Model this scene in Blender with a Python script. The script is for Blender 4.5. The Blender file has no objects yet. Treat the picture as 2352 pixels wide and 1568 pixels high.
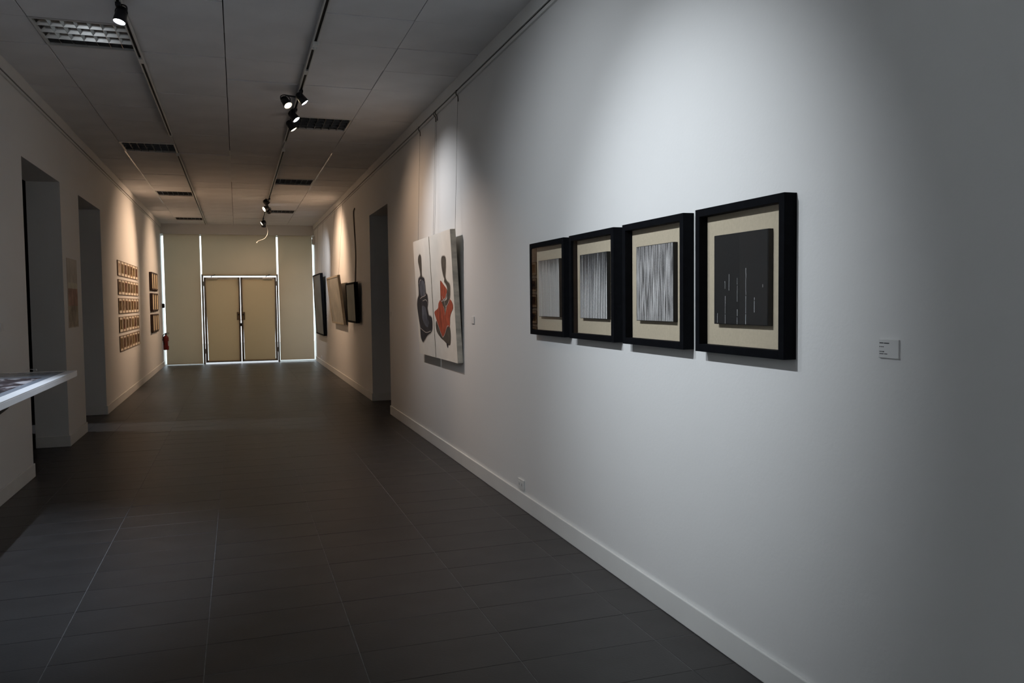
import bpy, bmesh, math, random
from mathutils import Matrix, Vector, Euler

random.seed(7)
scene = bpy.context.scene
col = scene.collection
PI = math.pi

# ------------------------------------------------------------------ camera, world, exposure
cam_d = bpy.data.cameras.new('camera')
cam = bpy.data.objects.new('camera', cam_d)
col.objects.link(cam)
cam_d.sensor_width = 36.0
cam_d.lens = 1882.0 / 2352.0 * 36.0
cam_d.clip_start = 0.05
cam_d.clip_end = 200
_r = (0.9481751978573378, -0.3175461555204366, -0.011324013528294166)
_d = (-0.02648756636283135, -0.04347564466189773, -0.998703297856479)
_f = (0.3166420739516037, 0.947245642605667, -0.04963355284687972)
CAMH = 1.42
cam.matrix_world = Matrix(((_r[0], -_d[0], -_f[0], 0), (_r[1], -_d[1], -_f[1], 0),
                           (_r[2], -_d[2], -_f[2], CAMH), (0, 0, 0, 1)))
scene.camera = cam

world = bpy.data.worlds.new('overcast_sky')
scene.world = world
world.use_nodes = True
bg = world.node_tree.nodes['Background']
bg.inputs[0].default_value = (0.86, 0.93, 1.0, 1)
bg.inputs[1].default_value = 3.2

vs = scene.view_settings
vs.view_transform = 'Standard'
vs.look = 'None'
vs.gamma = 1.0
vs.use_curve_mapping = False
vs.exposure = 0.0
scene.display_settings.display_device = 'sRGB'
scene.cycles.use_denoising = True
scene.cycles.max_bounces = 7
scene.cycles.diffuse_bounces = 4
scene.cycles.adaptive_threshold = 0.03
scene.cycles.transparent_max_bounces = 12
scene.cycles.caustics_reflective = False
scene.cycles.caustics_refractive = False

# lamp table: name-free rows (lens x, y, z, aim x, y, z, watts, colour, cone degrees, blend, label)
COOL = (0.87, 0.935, 1.0)
COLD = (0.74, 0.85, 1.0)
SOFT = (0.95, 0.96, 1.0)
WARM = (1.0, 0.67, 0.44)
LAMPS = [
    # left track, above the frame of the picture: lights the four black frames
    (-0.60, 2.75, 3.14, 1.82, 3.15, 1.50, 215, COOL, 57, 1.0, 'track spotlight lighting the four black frames, on the left track above the viewer'),
    (-0.60, 3.70, 3.14, 1.82, 4.25, 1.30, 125, COOL, 88, 1.0, 'track spotlight turned to the right wall, second on the left track'),
    (0.53, 0.60, 3.14, -1.65, 1.0, 2.10, 220, COOL, 96, 1.0, 'unseen spotlight added as fill, turned to the left wall beside the viewer'),  # added fill, out of view: more bounce on walls and ceiling
    (-0.60, 0.80, 3.14, 1.82, -2.4, 1.60, 200, COOL, 70, 1.0, 'unseen spotlight added as fill, turned to the right wall behind the viewer'),  # second added fill, out of view behind the camera
    (-0.64, 5.60, 3.15, -1.12, 5.15, 0.95, 270, COLD, 62, 1.0, 'lit black track spotlight beside the louvred light nearest the camera'),
    (0.47, 7.52, 3.15, 1.80, 5.8, 0.5, 60, WARM, 64, 1.0, 'warm glowing round spotlight, topmost on the right track'),
    (0.605, 7.42, 3.16, 1.82, 7.30, 1.60, 72, SOFT, 92, 1.0, 'cool white spotlight with dark housing right of the round warm one'),
    (0.58, 8.12, 3.16, 1.82, 7.6, 1.45, 16, COOL, 90, 1.0, 'cool white spotlight directly above a warm one at the louvre corner'),
    (0.578, 8.484, 3.14, 1.82, 8.4, 1.3, 46, WARM, 120, 1.0, 'warm spotlight hanging lowest of the four at the louvre corner'),
    (0.56, 15.10, 3.16, 1.82, 15.35, 1.90, 190, WARM, 102, 1.0, 'upper white-lit black spotlight of the far pair on the right track'),
    (0.50, 15.55, 3.12, -1.65, 14.6, 1.95, 350, WARM, 75, 1.0, 'black spotlight turned to the wall of small pictures, far right track'),
    (0.62, 16.15, 3.14, 1.82, 18.5, 1.8, 170, SOFT, 54, 1.0, 'lower lit black spotlight of the far pair on the right track'),
    (0.54, 18.55, 3.14, -1.65, 18.35, 1.75, 230, WARM, 84, 1.0, 'dark spotlight turned to the brown boxes, near the far doors'),
    (0.608, 19.35, 3.14, 0.50, 20.3, 0.3, 32, WARM, 140, 1.0, 'last small lit spotlight with a loose cable before the far doors'),
]

# ------------------------------------------------------------------ room dimensions
XR, XL, YB, YN, ZC = 1.8185, -1.648, 20.63, -4.0, 3.298
TH = 0.30

# ------------------------------------------------------------------ helpers
MATS = {}

def nodes_of(name):
    m = bpy.data.materials.new(name)
    m.use_nodes = True
    MATS[name] = m
    nt = m.node_tree
    b = nt.nodes['Principled BSDF']
    return m, nt, b

def mat(name, rgb, rough=0.6, metal=0.0, spec=0.5, var=0.06, scale=8.0, bump=0.0, bscale=120.0, stretch=None):
    m, nt, b = nodes_of(name)
    b.inputs['Roughness'].default_value = rough
    b.inputs['Metallic'].default_value = metal
    b.inputs['Specular IOR Level'].default_value = spec
    tc = nt.nodes.new('ShaderNodeTexCoord')
    src = tc.outputs['Object']
    if stretch:
        mp = nt.nodes.new('ShaderNodeMapping')
        mp.inputs['Scale'].default_value = stretch
        nt.links.new(src, mp.inputs[0])
        src = mp.outputs[0]
    n = nt.nodes.new('ShaderNodeTexNoise')
    n.inputs['Scale'].default_value = scale
    n.inputs['Detail'].default_value = 4
    nt.links.new(src, n.inputs['Vector'])
    r = nt.nodes.new('ShaderNodeValToRGB')
    lo = [max(0, c * (1 - var)) for c in rgb]
    hi = [min(1, c * (1 + var)) for c in rgb]
    r.color_ramp.elements[0].position = 0.3
    r.color_ramp.elements[1].position = 0.7
    r.color_ramp.elements[0].color = (*lo, 1)
    r.color_ramp.elements[1].color = (*hi, 1)
    nt.links.new(n.outputs[0], r.inputs[0])
    nt.links.new(r.outputs[0], b.inputs['Base Color'])
    if bump:
        n2 = nt.nodes.new('ShaderNodeTexNoise')
        n2.inputs['Scale'].default_value = bscale
        n2.inputs['Detail'].default_value = 3
        nt.links.new(tc.outputs['Object'], n2.inputs['Vector'])
        bp = nt.nodes.new('ShaderNodeBump')
        bp.inputs['Strength'].default_value = bump
        bp.inputs['Distance'].default_value = 0.01
        nt.links.new(n2.outputs[0], bp.inputs['Height'])
        nt.links.new(bp.outputs[0], b.inputs['Normal'])
    return m

def emit_mat(name, rgb, strength):
    m, nt, b = nodes_of(name)
    b.inputs['Base Color'].default_value = (0.8, 0.8, 0.8, 1)
    b.inputs['Emission Color'].default_value = (*rgb, 1)
    b.inputs['Emission Strength'].default_value = strength
    return m

def glass_mat(name, tint=(1, 1, 1), ior=1.5):
    m = bpy.data.materials.new(name)
    m.use_nodes = True
    MATS[name] = m
    nt = m.node_tree
    nt.nodes.remove(nt.nodes['Principled BSDF'])
    out = nt.nodes['Material Output']
    tr = nt.nodes.new('ShaderNodeBsdfTransparent')
    tr.inputs[0].default_value = (*tint, 1)
    gl = nt.nodes.new('ShaderNodeBsdfGlossy')
    gl.inputs['Roughness'].default_value = 0.01
    # Schlick reflectance, the same from both sides of the thin pane
    ge = nt.nodes.new('ShaderNodeNewGeometry')
    dp = nt.nodes.new('ShaderNodeVectorMath')
    dp.operation = 'DOT_PRODUCT'
    nt.links.new(ge.outputs['Normal'], dp.inputs[0])
    nt.links.new(ge.outputs['Incoming'], dp.inputs[1])
    ca = math_node(nt, 'ABSOLUTE', dp.outputs['Value'])
    p5 = math_node(nt, 'POWER', math_node(nt, 'SUBTRACT', 1.0, ca), 5.0)
    r0 = 0.5 * ((ior - 1) / (ior + 1)) ** 2    # shared by the two faces of the pane
    mx = nt.nodes.new('ShaderNodeMixShader')
    nt.links.new(math_node(nt, 'MULTIPLY_ADD', p5, 0.5, r0), mx.inputs[0])
    nt.links.new(tr.outputs[0], mx.inputs[1])
    nt.links.new(gl.outputs[0], mx.inputs[2])
    nt.links.new(mx.outputs[0], out.inputs[0])
    return m

def math_node(nt, op, a, b=None, c=None):
    n = nt.nodes.new('ShaderNodeMath')
    n.operation = op
    for i, v in enumerate((a, b, c)):
        if v is None:
            continue
        if isinstance(v, (int, float)):
            n.inputs[i].default_value = v
        else:
            nt.links.new(v, n.inputs[i])
    return n.outputs[0]

WORLD = {}

def wmat(o):
    return WORLD.get(o.name, Matrix.Identity(4)) if o else Matrix.Identity(4)

def finish(name, bm, m, parent=None, smooth=False, origin=None):
    me = bpy.data.meshes.new(name)
    bmesh.ops.recalc_face_normals(bm, faces=bm.faces)
    bm.to_mesh(me)
    bm.free()
    o = bpy.data.objects.new(name, me)
    col.objects.link(o)
    if m:
        me.materials.append(MATS[m] if isinstance(m, str) else m)
    if smooth:
        for p in me.polygons:
            p.use_smooth = True
        try:
            me.set_sharp_from_angle(angle=math.radians(38))
        except Exception:
            pass
    if parent:
        W = wmat(parent)
        me.transform(W.inverted())
        o.parent = parent
        WORLD[o.name] = W
    else:
        if origin is None:
            xs = [v.co for v in me.vertices]
            origin = ((min(v.x for v in xs) + max(v.x for v in xs)) / 2,
                      (min(v.y for v in xs) + max(v.y for v in xs)) / 2, min(v.z for v in xs))
        T = Matrix.Translation(origin)
        me.transform(T.inverted())
        o.matrix_world = T
        o.location = origin
        WORLD[o.name] = T
    return o

def tag(o, label, cat=None, group=None, kind=None):
    o['label'] = label
    if cat:
        o['category'] = cat
    if group:
        o['group'] = group
    if kind:
        o['kind'] = kind
    return o

def thing(name, loc, label, cat, group=None, kind=None, rot=None):
    o = bpy.data.objects.new(name, None)
    col.objects.link(o)
    o.empty_display_size = 0.05
    o.location = loc
    W = Matrix.Translation(loc)
    if rot:
        o.rotation_euler = rot
        W = W @ Euler(rot).to_matrix().to_4x4()
    WORLD[o.name] = W
    return tag(o, label, cat, group, kind)

def copy_tree(o, parent=None, loc=None):
    c = o.copy()
    col.objects.link(c)
    c.parent = parent
    if loc is not None:
        c.location = loc
    for ch in list(o.children):
        copy_tree(ch, c)
    return c

def box(bm, x0, x1, y0, y1, z0, z1):
    v = [bm.verts.new((x, y, z)) for x in (x0, x1) for y in (y0, y1) for z in (z0, z1)]
    for f in ((0, 1, 3, 2), (4, 6, 7, 5), (0, 4, 5, 1), (2, 3, 7, 6), (0, 2, 6, 4), (1, 5, 7, 3)):
        bm.faces.new([v[i] for i in f])
    return v

def bbox(bm, x0, x1, y0, y1, z0, z1, b=0.004, seg=2):
    vs_ = box(bm, x0, x1, y0, y1, z0, z1)
    es = {e for v in vs_ for e in v.link_edges}
    bmesh.ops.bevel(bm, geom=list(es), offset=b, segments=seg, affect='EDGES', profile=0.5)

def B(*boxes, bev=0):
    bm = bmesh.new()
    for b in boxes:
        if bev:
            bbox(bm, *b, b=bev)
        else:
            box(bm, *b)
    return bm

def basis(d):
    d = Vector(d).normalized()
    u = d.cross(Vector((0, 0, 1)))
    if u.length < 1e-4:
        u = Vector((1, 0, 0))
    u.normalize()
    w = u.cross(d).normalized()
    return u, w, d

def lathe(bm, origin, axis, prof, n=20, cap=True):
    """prof: list of (distance along axis, radius)"""
    u, w, d = basis(axis)
    o = Vector(origin)
    rings = []
    for t, r in prof:
        if r < 1e-6:
            rings.append([bm.verts.new(o + d * t)])
        else:
            rings.append([bm.verts.new(o + d * t + (u * math.cos(2 * PI * i / n) + w * math.sin(2 * PI * i / n)) * r) for i in range(n)])
    for a, b in zip(rings, rings[1:]):
        if len(a) == 1 and len(b) == 1:
            continue
        for i in range(n):
            j = (i + 1) % n
            if len(a) == 1:
                bm.faces.new((a[0], b[i], b[j]))
            elif len(b) == 1:
                bm.faces.new((a[i], a[j], b[0]))
            else:
                bm.faces.new((a[i], a[j], b[j], b[i]))
    if cap:
        for r in (rings[0], rings[-1]):
            if len(r) > 1:
                bm.faces.new(r)

def tube(bm, pts, r, n=8):
    pts = [Vector(p) for p in pts]
    rings = []
    prev_u = None
    for i, p in enumerate(pts):
        d = (pts[min(i + 1, len(pts) - 1)] - pts[max(i - 1, 0)]).normalized()
        if prev_u is None:
            u, w, _ = basis(d)
        else:
            u = (prev_u - d * prev_u.dot(d)).normalized()
            w = d.cross(u)
        prev_u = u
        rings.append([bm.verts.new(p + (u * math.cos(2 * PI * k / n) + w * math.sin(2 * PI * k / n)) * r) for k in range(n)])
    for a, b in zip(rings, rings[1:]):
        for i in range(n):
            j = (i + 1) % n
            bm.faces.new((a[i], a[j], b[j], b[i]))
    bm.faces.new(rings[0])
    bm.faces.new(rings[-1])

def curve_pts(pts, n=6):
    """Catmull-Rom"""
    P = [Vector(p) for p in pts]
    P = [P[0] * 2 - P[1]] + P + [P[-1] * 2 - P[-2]]
    out = []
    for i in range(1, len(P) - 2):
        for k in range(n):
            t = k / n
            a, b, c, d = P[i - 1], P[i], P[i + 1], P[i + 2]
            out.append(0.5 * ((2 * b) + (c - a) * t + (2 * a - 5 * b + 4 * c - d) * t * t + (3 * b - a - 3 * c + d) * t ** 3))
    out.append(P[-2])
    return out

# ------------------------------------------------------------------ materials
mat('wall_paint', (0.74, 0.74, 0.73), rough=0.62, spec=0.3, var=0.012, scale=1.3, bump=0.05, bscale=60)
mat('trim_paint', (0.72, 0.72, 0.70), rough=0.5, spec=0.35, var=0.03, scale=3)
mat('ceiling_panel', (0.77, 0.77, 0.78), rough=0.85, spec=0.15, var=0.05, scale=2.5, bump=0.12, bscale=180)
mat('plenum', (0.05, 0.05, 0.05), rough=0.9)
mat('floor_tile', (0.031, 0.029, 0.029), rough=0.42, spec=0.45, var=0.22, scale=5, bump=0.05, bscale=90)
mat('grout', (0.17, 0.17, 0.175), rough=0.85, var=0.3, scale=20)
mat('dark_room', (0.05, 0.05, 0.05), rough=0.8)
mat('black_frame', (0.005, 0.0055, 0.007), rough=0.7, spec=0.04, var=0.2, scale=30)
mat('mat_board', (0.52, 0.45, 0.335), rough=0.9, spec=0.1, var=0.05, scale=90, bump=0.1, bscale=400)
mat('block_edge', (0.010, 0.010, 0.011), rough=0.5, spec=0.3)
mat('streak_white', (0.66, 0.67, 0.66), rough=0.6, var=0.25, scale=150)
mat('canvas_white', (0.80, 0.765, 0.70), rough=0.85, spec=0.1, var=0.05, scale=5, bump=0.15, bscale=500)
mat('canvas_edge', (0.62, 0.59, 0.51), rough=0.9, spec=0.1, var=0.25, scale=6, stretch=(1, 1, 3))
mat('paint_black', (0.022, 0.022, 0.028), rough=0.7, var=0.5, scale=14, stretch=(1, 1, 0.5))
mat('paint_slate', (0.085, 0.09, 0.11), rough=0.75, var=0.6, scale=16, stretch=(1, 1, 0.5))
mat('paint_umber', (0.075, 0.062, 0.048), rough=0.75, var=0.45, scale=18)
mat('paint_halo', (0.47, 0.43, 0.38), rough=0.85, var=0.2, scale=20)
mat('paint_red', (0.36, 0.065, 0.030), rough=0.7, var=0.35, scale=22, stretch=(1, 1, 0.5))
mat('paint_chalk', (0.45, 0.40, 0.37), rough=0.8, var=0.3, scale=60)
mat('white_plastic', (0.72, 0.72, 0.70), rough=0.4, var=0.02)
mat('label_card', (0.70, 0.70, 0.69), rough=0.6, var=0.02)
mat('ink', (0.05, 0.05, 0.055), rough=0.7)
mat('black_metal', (0.012, 0.012, 0.016), rough=0.4, spec=0.5)
mat('track_white', (0.62, 0.62, 0.60), rough=0.4, var=0.05)
mat('track_slot', (0.008, 0.008, 0.008), rough=0.6)
mat('steel_wire', (0.20, 0.20, 0.20), rough=0.4, metal=0.6)
mat('aluminium', (0.74, 0.74, 0.72), rough=0.35, metal=0.5, var=0.05)
mat('louvre_dim_reflection', (0.035, 0.036, 0.038), rough=0.3, metal=0.3, var=0.1)  # louvre metal coloured dark in place of the dim reflections it shows
mat('louvre_mirror', (0.80, 0.80, 0.79), rough=0.12, metal=1.0, var=0.02)
mat('troffer_inside', (0.30, 0.30, 0.30), rough=0.5)
mat('tube_glass', (0.75, 0.75, 0.74), rough=0.25)
mat('door_metal', (0.16, 0.145, 0.125), rough=0.5, metal=0.3, var=0.15)
mat('door_metal_light', (0.50, 0.49, 0.45), rough=0.45, metal=0.3, var=0.1)
mat('lock_brass', (0.20, 0.15, 0.10), rough=0.45, metal=0.5, var=0.2)
mat('wood_frame_brown', (0.20, 0.125, 0.07), rough=0.5, var=0.25, scale=12, stretch=(1, 4, 1))
mat('box_brown', (0.045, 0.016, 0.009), rough=0.45, var=0.3, scale=10, stretch=(1, 1, 4))
mat('box_front', (0.62, 0.52, 0.36), rough=0.7, var=0.12, scale=14)
mat('mount_tan', (0.74, 0.68, 0.58), rough=0.85, var=0.05)
mat('extinguisher_red', (0.20, 0.012, 0.012), rough=0.35, var=0.1)
mat('poster_paper', (0.52, 0.48, 0.42), rough=0.7, var=0.2, scale=5)
mat('poster_red', (0.40, 0.24, 0.18), rough=0.7, var=0.4, scale=7)
mat('poster_brown', (0.36, 0.30, 0.22), rough=0.7, var=0.4, scale=7)
mat('poster_gold', (0.58, 0.55, 0.44), rough=0.7, var=0.2, scale=7)
mat('paper', (0.62, 0.63, 0.65), rough=0.7, var=0.03)
mat('table_white', (0.80, 0.80, 0.81), rough=0.35, spec=0.5, var=0.015)
mat('acrylic_board', (0.26, 0.29, 0.34), rough=0.22, spec=0.5, var=0.05)
mat('pavement', (0.45, 0.45, 0.43), rough=0.9)
mat('far_canvas_grey', (0.16, 0.165, 0.155), rough=0.6, var=0.35, scale=3, bump=0.1, bscale=30)
mat('far_canvas_pale', (0.27, 0.26, 0.225), rough=0.45, var=0.25, scale=4, bump=0.2, bscale=30)
mat('far_canvas_green', (0.13, 0.135, 0.105), rough=0.5, var=0.25, scale=4)
mat('far_frame_pale', (0.33, 0.29, 0.22), rough=0.5, var=0.15)
mat('cable_white', (0.68, 0.68, 0.67), rough=0.5, var=0.02)
mat('cable_grey', (0.10, 0.09, 0.08), rough=0.6)
emit_mat('lens_cool', (0.90, 0.94, 1.0), 14.0)
emit_mat('lens_warm', (1.0, 0.80, 0.52), 12.0)
glass_mat('picture_glass')
glass_mat('window_glass', (0.93, 0.96, 0.95))

def blind_material(name, rgb, trans):
    m, nt, b = nodes_of(name)
    nt.nodes.remove(b)
    out = nt.nodes['Material Output']
    tc = nt.nodes.new('ShaderNodeTexCoord')
    n = nt.nodes.new('ShaderNodeTexNoise')
    n.inputs['Scale'].default_value = 1.6
    nt.links.new(tc.outputs['Object'], n.inputs['Vector'])
    r = nt.nodes.new('ShaderNodeValToRGB')
    r.color_ramp.elements[0].color = (*[c * 0.92 for c in rgb], 1)
    r.color_ramp.elements[1].color = (*[c * 1.06 for c in rgb], 1)
    nt.links.new(n.outputs[0], r.inputs[0])
    d = nt.nodes.new('ShaderNodeBsdfDiffuse')
    t = nt.nodes.new('ShaderNodeBsdfTranslucent')
    t.inputs[0].default_value = (rgb[0] * 1.0, rgb[1] * 0.92, rgb[2] * 0.72, 1)
    mx = nt.nodes.new('ShaderNodeMixShader')
    mx.inputs[0].default_value = trans
    nt.links.new(r.outputs[0], d.inputs[0])
    nt.links.new(d.outputs[0], mx.inputs[1])
    nt.links.new(t.outputs[0], mx.inputs[2])
    nt.links.new(mx.outputs[0], out.inputs[0])
    return m

blind_material('blind_fabric', (0.57, 0.51, 0.42), 0.095)
blind_material('door_cover', (0.60, 0.49, 0.34), 0.095)

# streaked block prints: y across (object space), z up, block is 0.345 high
def block_print(name, kind, dark, light, seed):
    m, nt, b = nodes_of(name)
    b.inputs['Roughness'].default_value = 0.55
    b.inputs['Specular IOR Level'].default_value = 0.25
    tc = nt.nodes.new('ShaderNodeTexCoord')
    sp = nt.nodes.new('ShaderNodeSeparateXYZ')
    nt.links.new(tc.outputs['Object'], sp.inputs[0])
    y, z = sp.outputs[1], sp.outputs[2]
    cb = nt.nodes.new('ShaderNodeCombineXYZ')
    nt.links.new(math_node(nt, 'MULTIPLY', y, 60.0), cb.inputs[0])
    nt.links.new(math_node(nt, 'MULTIPLY', z, 3.0), cb.inputs[1])
    cb.inputs[2].default_value = seed
    nz = nt.nodes.new('ShaderNodeTexNoise')
    nz.inputs['Scale'].default_value = 1.0
    nz.inputs['Detail'].default_value = 3
    nt.links.new(cb.outputs[0], nz.inputs['Vector'])
    fine = nt.nodes.new('ShaderNodeTexNoise')
    fine.inputs['Scale'].default_value = 180
    nt.links.new(tc.outputs['Object'], fine.inputs['Vector'])
    if kind == 'stripes':
        wob = math_node(nt, 'MULTIPLY_ADD', nz.outputs[0], 0.8, math_node(nt, 'MULTIPLY', y, 2 * PI * 17 / 0.345))
        s = math_node(nt, 'SINE', wob)
        s = math_node(nt, 'MULTIPLY_ADD', s, 0.95, 0.45)
        s = math_node(nt, 'MINIMUM', math_node(nt, 'MAXIMUM', s, 0.0), 1.0)
        # fade out towards the top, at an uneven height
        edge = math_node(nt, 'MULTIPLY_ADD', nz.outputs[0], 0.30 if seed < 2 else 0.40, z)
        g = nt.nodes.new('ShaderNodeMapRange')
        g.inputs['From Min'].default_value = 0.49 if seed < 2 else 0.53
        g.inputs['From Max'].default_value = 0.40 if seed < 2 else 0.31
        nt.links.new(edge, g.inputs['Value'])
        base = 0.30 if seed < 2 else 0.10
        v = math_node(nt, 'MULTIPLY_ADD', math_node(nt, 'POWER', s, 1.2), g.outputs[0], base * 0.35)
        v = math_node(nt, 'MULTIPLY_ADD', math_node(nt, 'SUBTRACT', fine.outputs[0], 0.5), 0.22, v)
    elif kind == 'streaks':
        nz.inputs['Detail'].default_value = 2
        nz.inputs['Scale'].default_value = 2.2
        nz2 = nt.nodes.new('ShaderNodeTexNoise')
        nz2.inputs['Scale'].default_value = 3.2
        nt.links.new(cb.outputs[0], nz2.inputs['Vector'])
        a = math_node(nt, 'MULTIPLY_ADD', math_node(nt, 'SUBTRACT', nz.outputs[0], 0.5), 2.6, 0.42)
        v = math_node(nt, 'MULTIPLY_ADD', math_node(nt, 'SUBTRACT', nz2.outputs[0], 0.5), 1.3, a)
        v = math_node(nt, 'SUBTRACT', v, math_node(nt, 'MULTIPLY', math_node(nt, 'MAXIMUM', math_node(nt, 'SUBTRACT', z, 0.27), 0.0), 3.0))
        v = math_node(nt, 'MULTIPLY_ADD', math_node(nt, 'SUBTRACT', fine.outputs[0], 0.5), 0.5, v)
    else:
        v = math_node(nt, 'MULTIPLY', nz.outputs[0], 0.5)
    r = nt.nodes.new('ShaderNodeValToRGB')
    r.color_ramp.elements[0].color = (*dark, 1)
    r.color_ramp.elements[1].color = (*light, 1)
    nt.links.new(v, r.inputs[0])
    nt.links.new(r.outputs[0], b.inputs['Base Color'])
    return m

block_print('print_regular', 'stripes', (0.035, 0.035, 0.036), (0.86, 0.86, 0.83), 1.0)
block_print('print_fading', 'stripes', (0.018, 0.018, 0.020), (0.86, 0.86, 0.84), 5.0)
block_print('print_streaked', 'streaks', (0.085, 0.083, 0.082), (0.62, 0.61, 0.60), 9.0)
block_print('print_black', 'plain', (0.018, 0.018, 0.018), (0.030, 0.029, 0.028), 13.0)

def table_print_material():
    m, nt, b = nodes_of('table_print')
    b.inputs['Roughness'].default_value = 0.35
    tc = nt.nodes.new('ShaderNodeTexCoord')
    mp = nt.nodes.new('ShaderNodeMapping')
    mp.inputs['Scale'].default_value = (4, 1.6, 1)
    nt.links.new(tc.outputs['Object'], mp.inputs[0])
    w = nt.nodes.new('ShaderNodeTexNoise')
    w.inputs['Scale'].default_value = 2.2
    w.inputs['Detail'].default_value = 5
    w.inputs['Distortion'].default_value = 1.2
    nt.links.new(mp.outputs[0], w.inputs['Vector'])
    r = nt.nodes.new('ShaderNodeValToRGB')
    e = r.color_ramp.elements
    e[0].position = 0.40
    e[0].color = (0.018, 0.013, 0.018, 1)
    e[1].position = 0.62
    e[1].color = (0.48, 0.46, 0.48, 1)
    k = r.color_ramp.elements.new(0.5)
    k.color = (0.06, 0.045, 0.055, 1)
    nt.links.new(w.outputs[0], r.inputs[0])
    nt.links.new(r.outputs[0], b.inputs['Base Color'])
table_print_material()

# ------------------------------------------------------------------ room shell
def struct(name, bm, m, label, cat, origin=None):
    return tag(finish(name, bm, m, origin=origin), label, cat, kind='structure')

ZT = 3.52  # top of the wall shells, above the suspended ceiling
OPR = (10.31, 11.80, 2.655)                       # opening in the right wall
OPL1, OPL2 = (7.70, 9.235, 2.65), (10.23, 11.76, 2.65)

struct('wall_right', B((XR, XR + TH, YN, OPR[0], -0.1, ZT), (XR, XR + TH, OPR[1], YB + 0.4, -0.1, ZT),
                       (XR, XR + TH, OPR[0], OPR[1], OPR[2], ZT)), 'wall_paint',
       'long white gallery wall on the right, with one dark opening', 'wall')
struct('wall_left', B((XL - TH, XL, YN, OPL1[0], -0.1, ZT), (XL - TH, XL, OPL1[1], OPL2[0], -0.1, ZT),
                      (XL - TH, XL, OPL2[1], YB + 0.4, -0.1, ZT), (XL - TH, XL, OPL1[0], OPL1[1], OPL1[2], ZT),
                      (XL - TH, XL, OPL2[0], OPL2[1], OPL2[2], ZT)), 'wall_paint',
       'white gallery wall on the left, with two dark openings', 'wall')
struct('wall_far', B((XL, XR, YB, YB + 0.35, 3.06, ZT)), 'wall_paint', 'white beam over the far glazed doors', 'wall')
struct('wall_near', B((XL - TH, XR + TH, YN - 0.2, YN, -0.1, ZT)), 'wall_paint', 'white end wall behind the viewer', 'wall')
# rooms beyond the openings, closed shells
struct('wall_adjoining_right', B((XR + 2.6, XR + 2.7, 9.2, 13.0, -0.1, ZT), (XR + TH, XR + 2.6, 9.1, 9.2, -0.1, ZT),
                                 (XR + TH, XR + 2.6, 13.0, 13.1, -0.1, ZT)), 'wall_paint',
       'walls of the dark room beyond the right opening', 'wall')
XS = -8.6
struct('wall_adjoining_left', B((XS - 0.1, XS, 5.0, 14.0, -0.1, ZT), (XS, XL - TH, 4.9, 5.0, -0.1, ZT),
                                (XS, XL - TH, 14.0, 14.1, -0.1, ZT), (-3.28, -3.2, 11.26, 14.0, -0.1, ZT),  # unseen partition added here, its low gap shapes the floor streak
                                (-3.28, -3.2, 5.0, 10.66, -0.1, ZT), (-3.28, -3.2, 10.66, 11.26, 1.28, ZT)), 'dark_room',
       'walls of the dark rooms beyond the left openings, with an added partition trimming the light', 'wall')

# floor bed with tiles on it
GX = [-2.0, -1.345, -0.752, -0.159, 0.434, 1.025, 1.617, 2.2]
GX[0], GX[-1] = XL, XR
PY = 0.2985
Y0F = 3.293
floor = struct('floor', B((XS - 0.1, XR + 2.7, YN - 0.2, YB + 0.6, -0.12, -0.0015)), 'grout',
               'dark grey tiled gallery floor', 'floor', origin=(0, 0, 0))
gap = 0.0016
meshes = {}
def tile_mesh(w, l):
    key = (round(w, 3), round(l, 3))
    if key not in meshes:
        bm = B((-w / 2 + gap, w / 2 - gap, -l / 2 + gap, l / 2 - gap, -0.011, 0.0))
        top = [e for e in bm.edges if all(v.co.z > -0.001 for v in e.verts)]
        bmesh.ops.bevel(bm, geom=top, offset=0.0008, segments=1, affect='EDGES')
        me = bpy.data.meshes.new('floor_tile')
        bm.to_mesh(me)
        bm.free()
        me.materials.append(MATS['floor_tile'])
        meshes[key] = me
    return meshes[key]
far_bm = bmesh.new()
k = -25
while True:
    ya = Y0F + PY * k
    yb_ = ya + PY
    if ya > YB + 0.3:
        break
    for i in range(len(GX) - 1):
        xa, xb = GX[i], GX[i + 1]
        if 2.6 < ya < 9.2:
            o = bpy.data.objects.new('floor_tile', tile_mesh(xb - xa, PY))
            col.objects.link(o)
            o.parent = floor
            o.location = ((xa + xb) / 2, ya + PY / 2, random.uniform(-0.0004, 0.0004))
            o.rotation_euler = (random.uniform(-0.0006, 0.0006), random.uniform(-0.0006, 0.0006), 0)
        else:
            box(far_bm, xa + gap, xb - gap, ya + gap, min(yb_, YB + 0.55) - gap, -0.011, random.uniform(-0.0003, 0.0003))
    k += 1
# tiles in the openings and the adjoining rooms
for (xa, xb, ya, yb_) in ((XL - TH, XL, OPL1[0], OPL1[1]), (XL - TH, XL, OPL2[0], OPL2[1]), (XR, XR + TH, OPR[0], OPR[1]),
                          (XS, XL - TH, 5.0, 14.0), (XR + TH, XR + 2.6, 9.2, 13.0)):
    x = xa
    while x < xb - 0.01:
        y = ya
        while y < yb_ - 0.01:
            box(far_bm, x + gap, min(x + 0.593, xb) - gap, y + gap, min(y + PY, yb_) - gap, -0.011, 0.0)
            y += PY
        x += 0.593
ft = finish('floor_tiles_beyond', far_bm, 'floor_tile', floor)
ft['kind'] = 'stuff'

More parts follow.
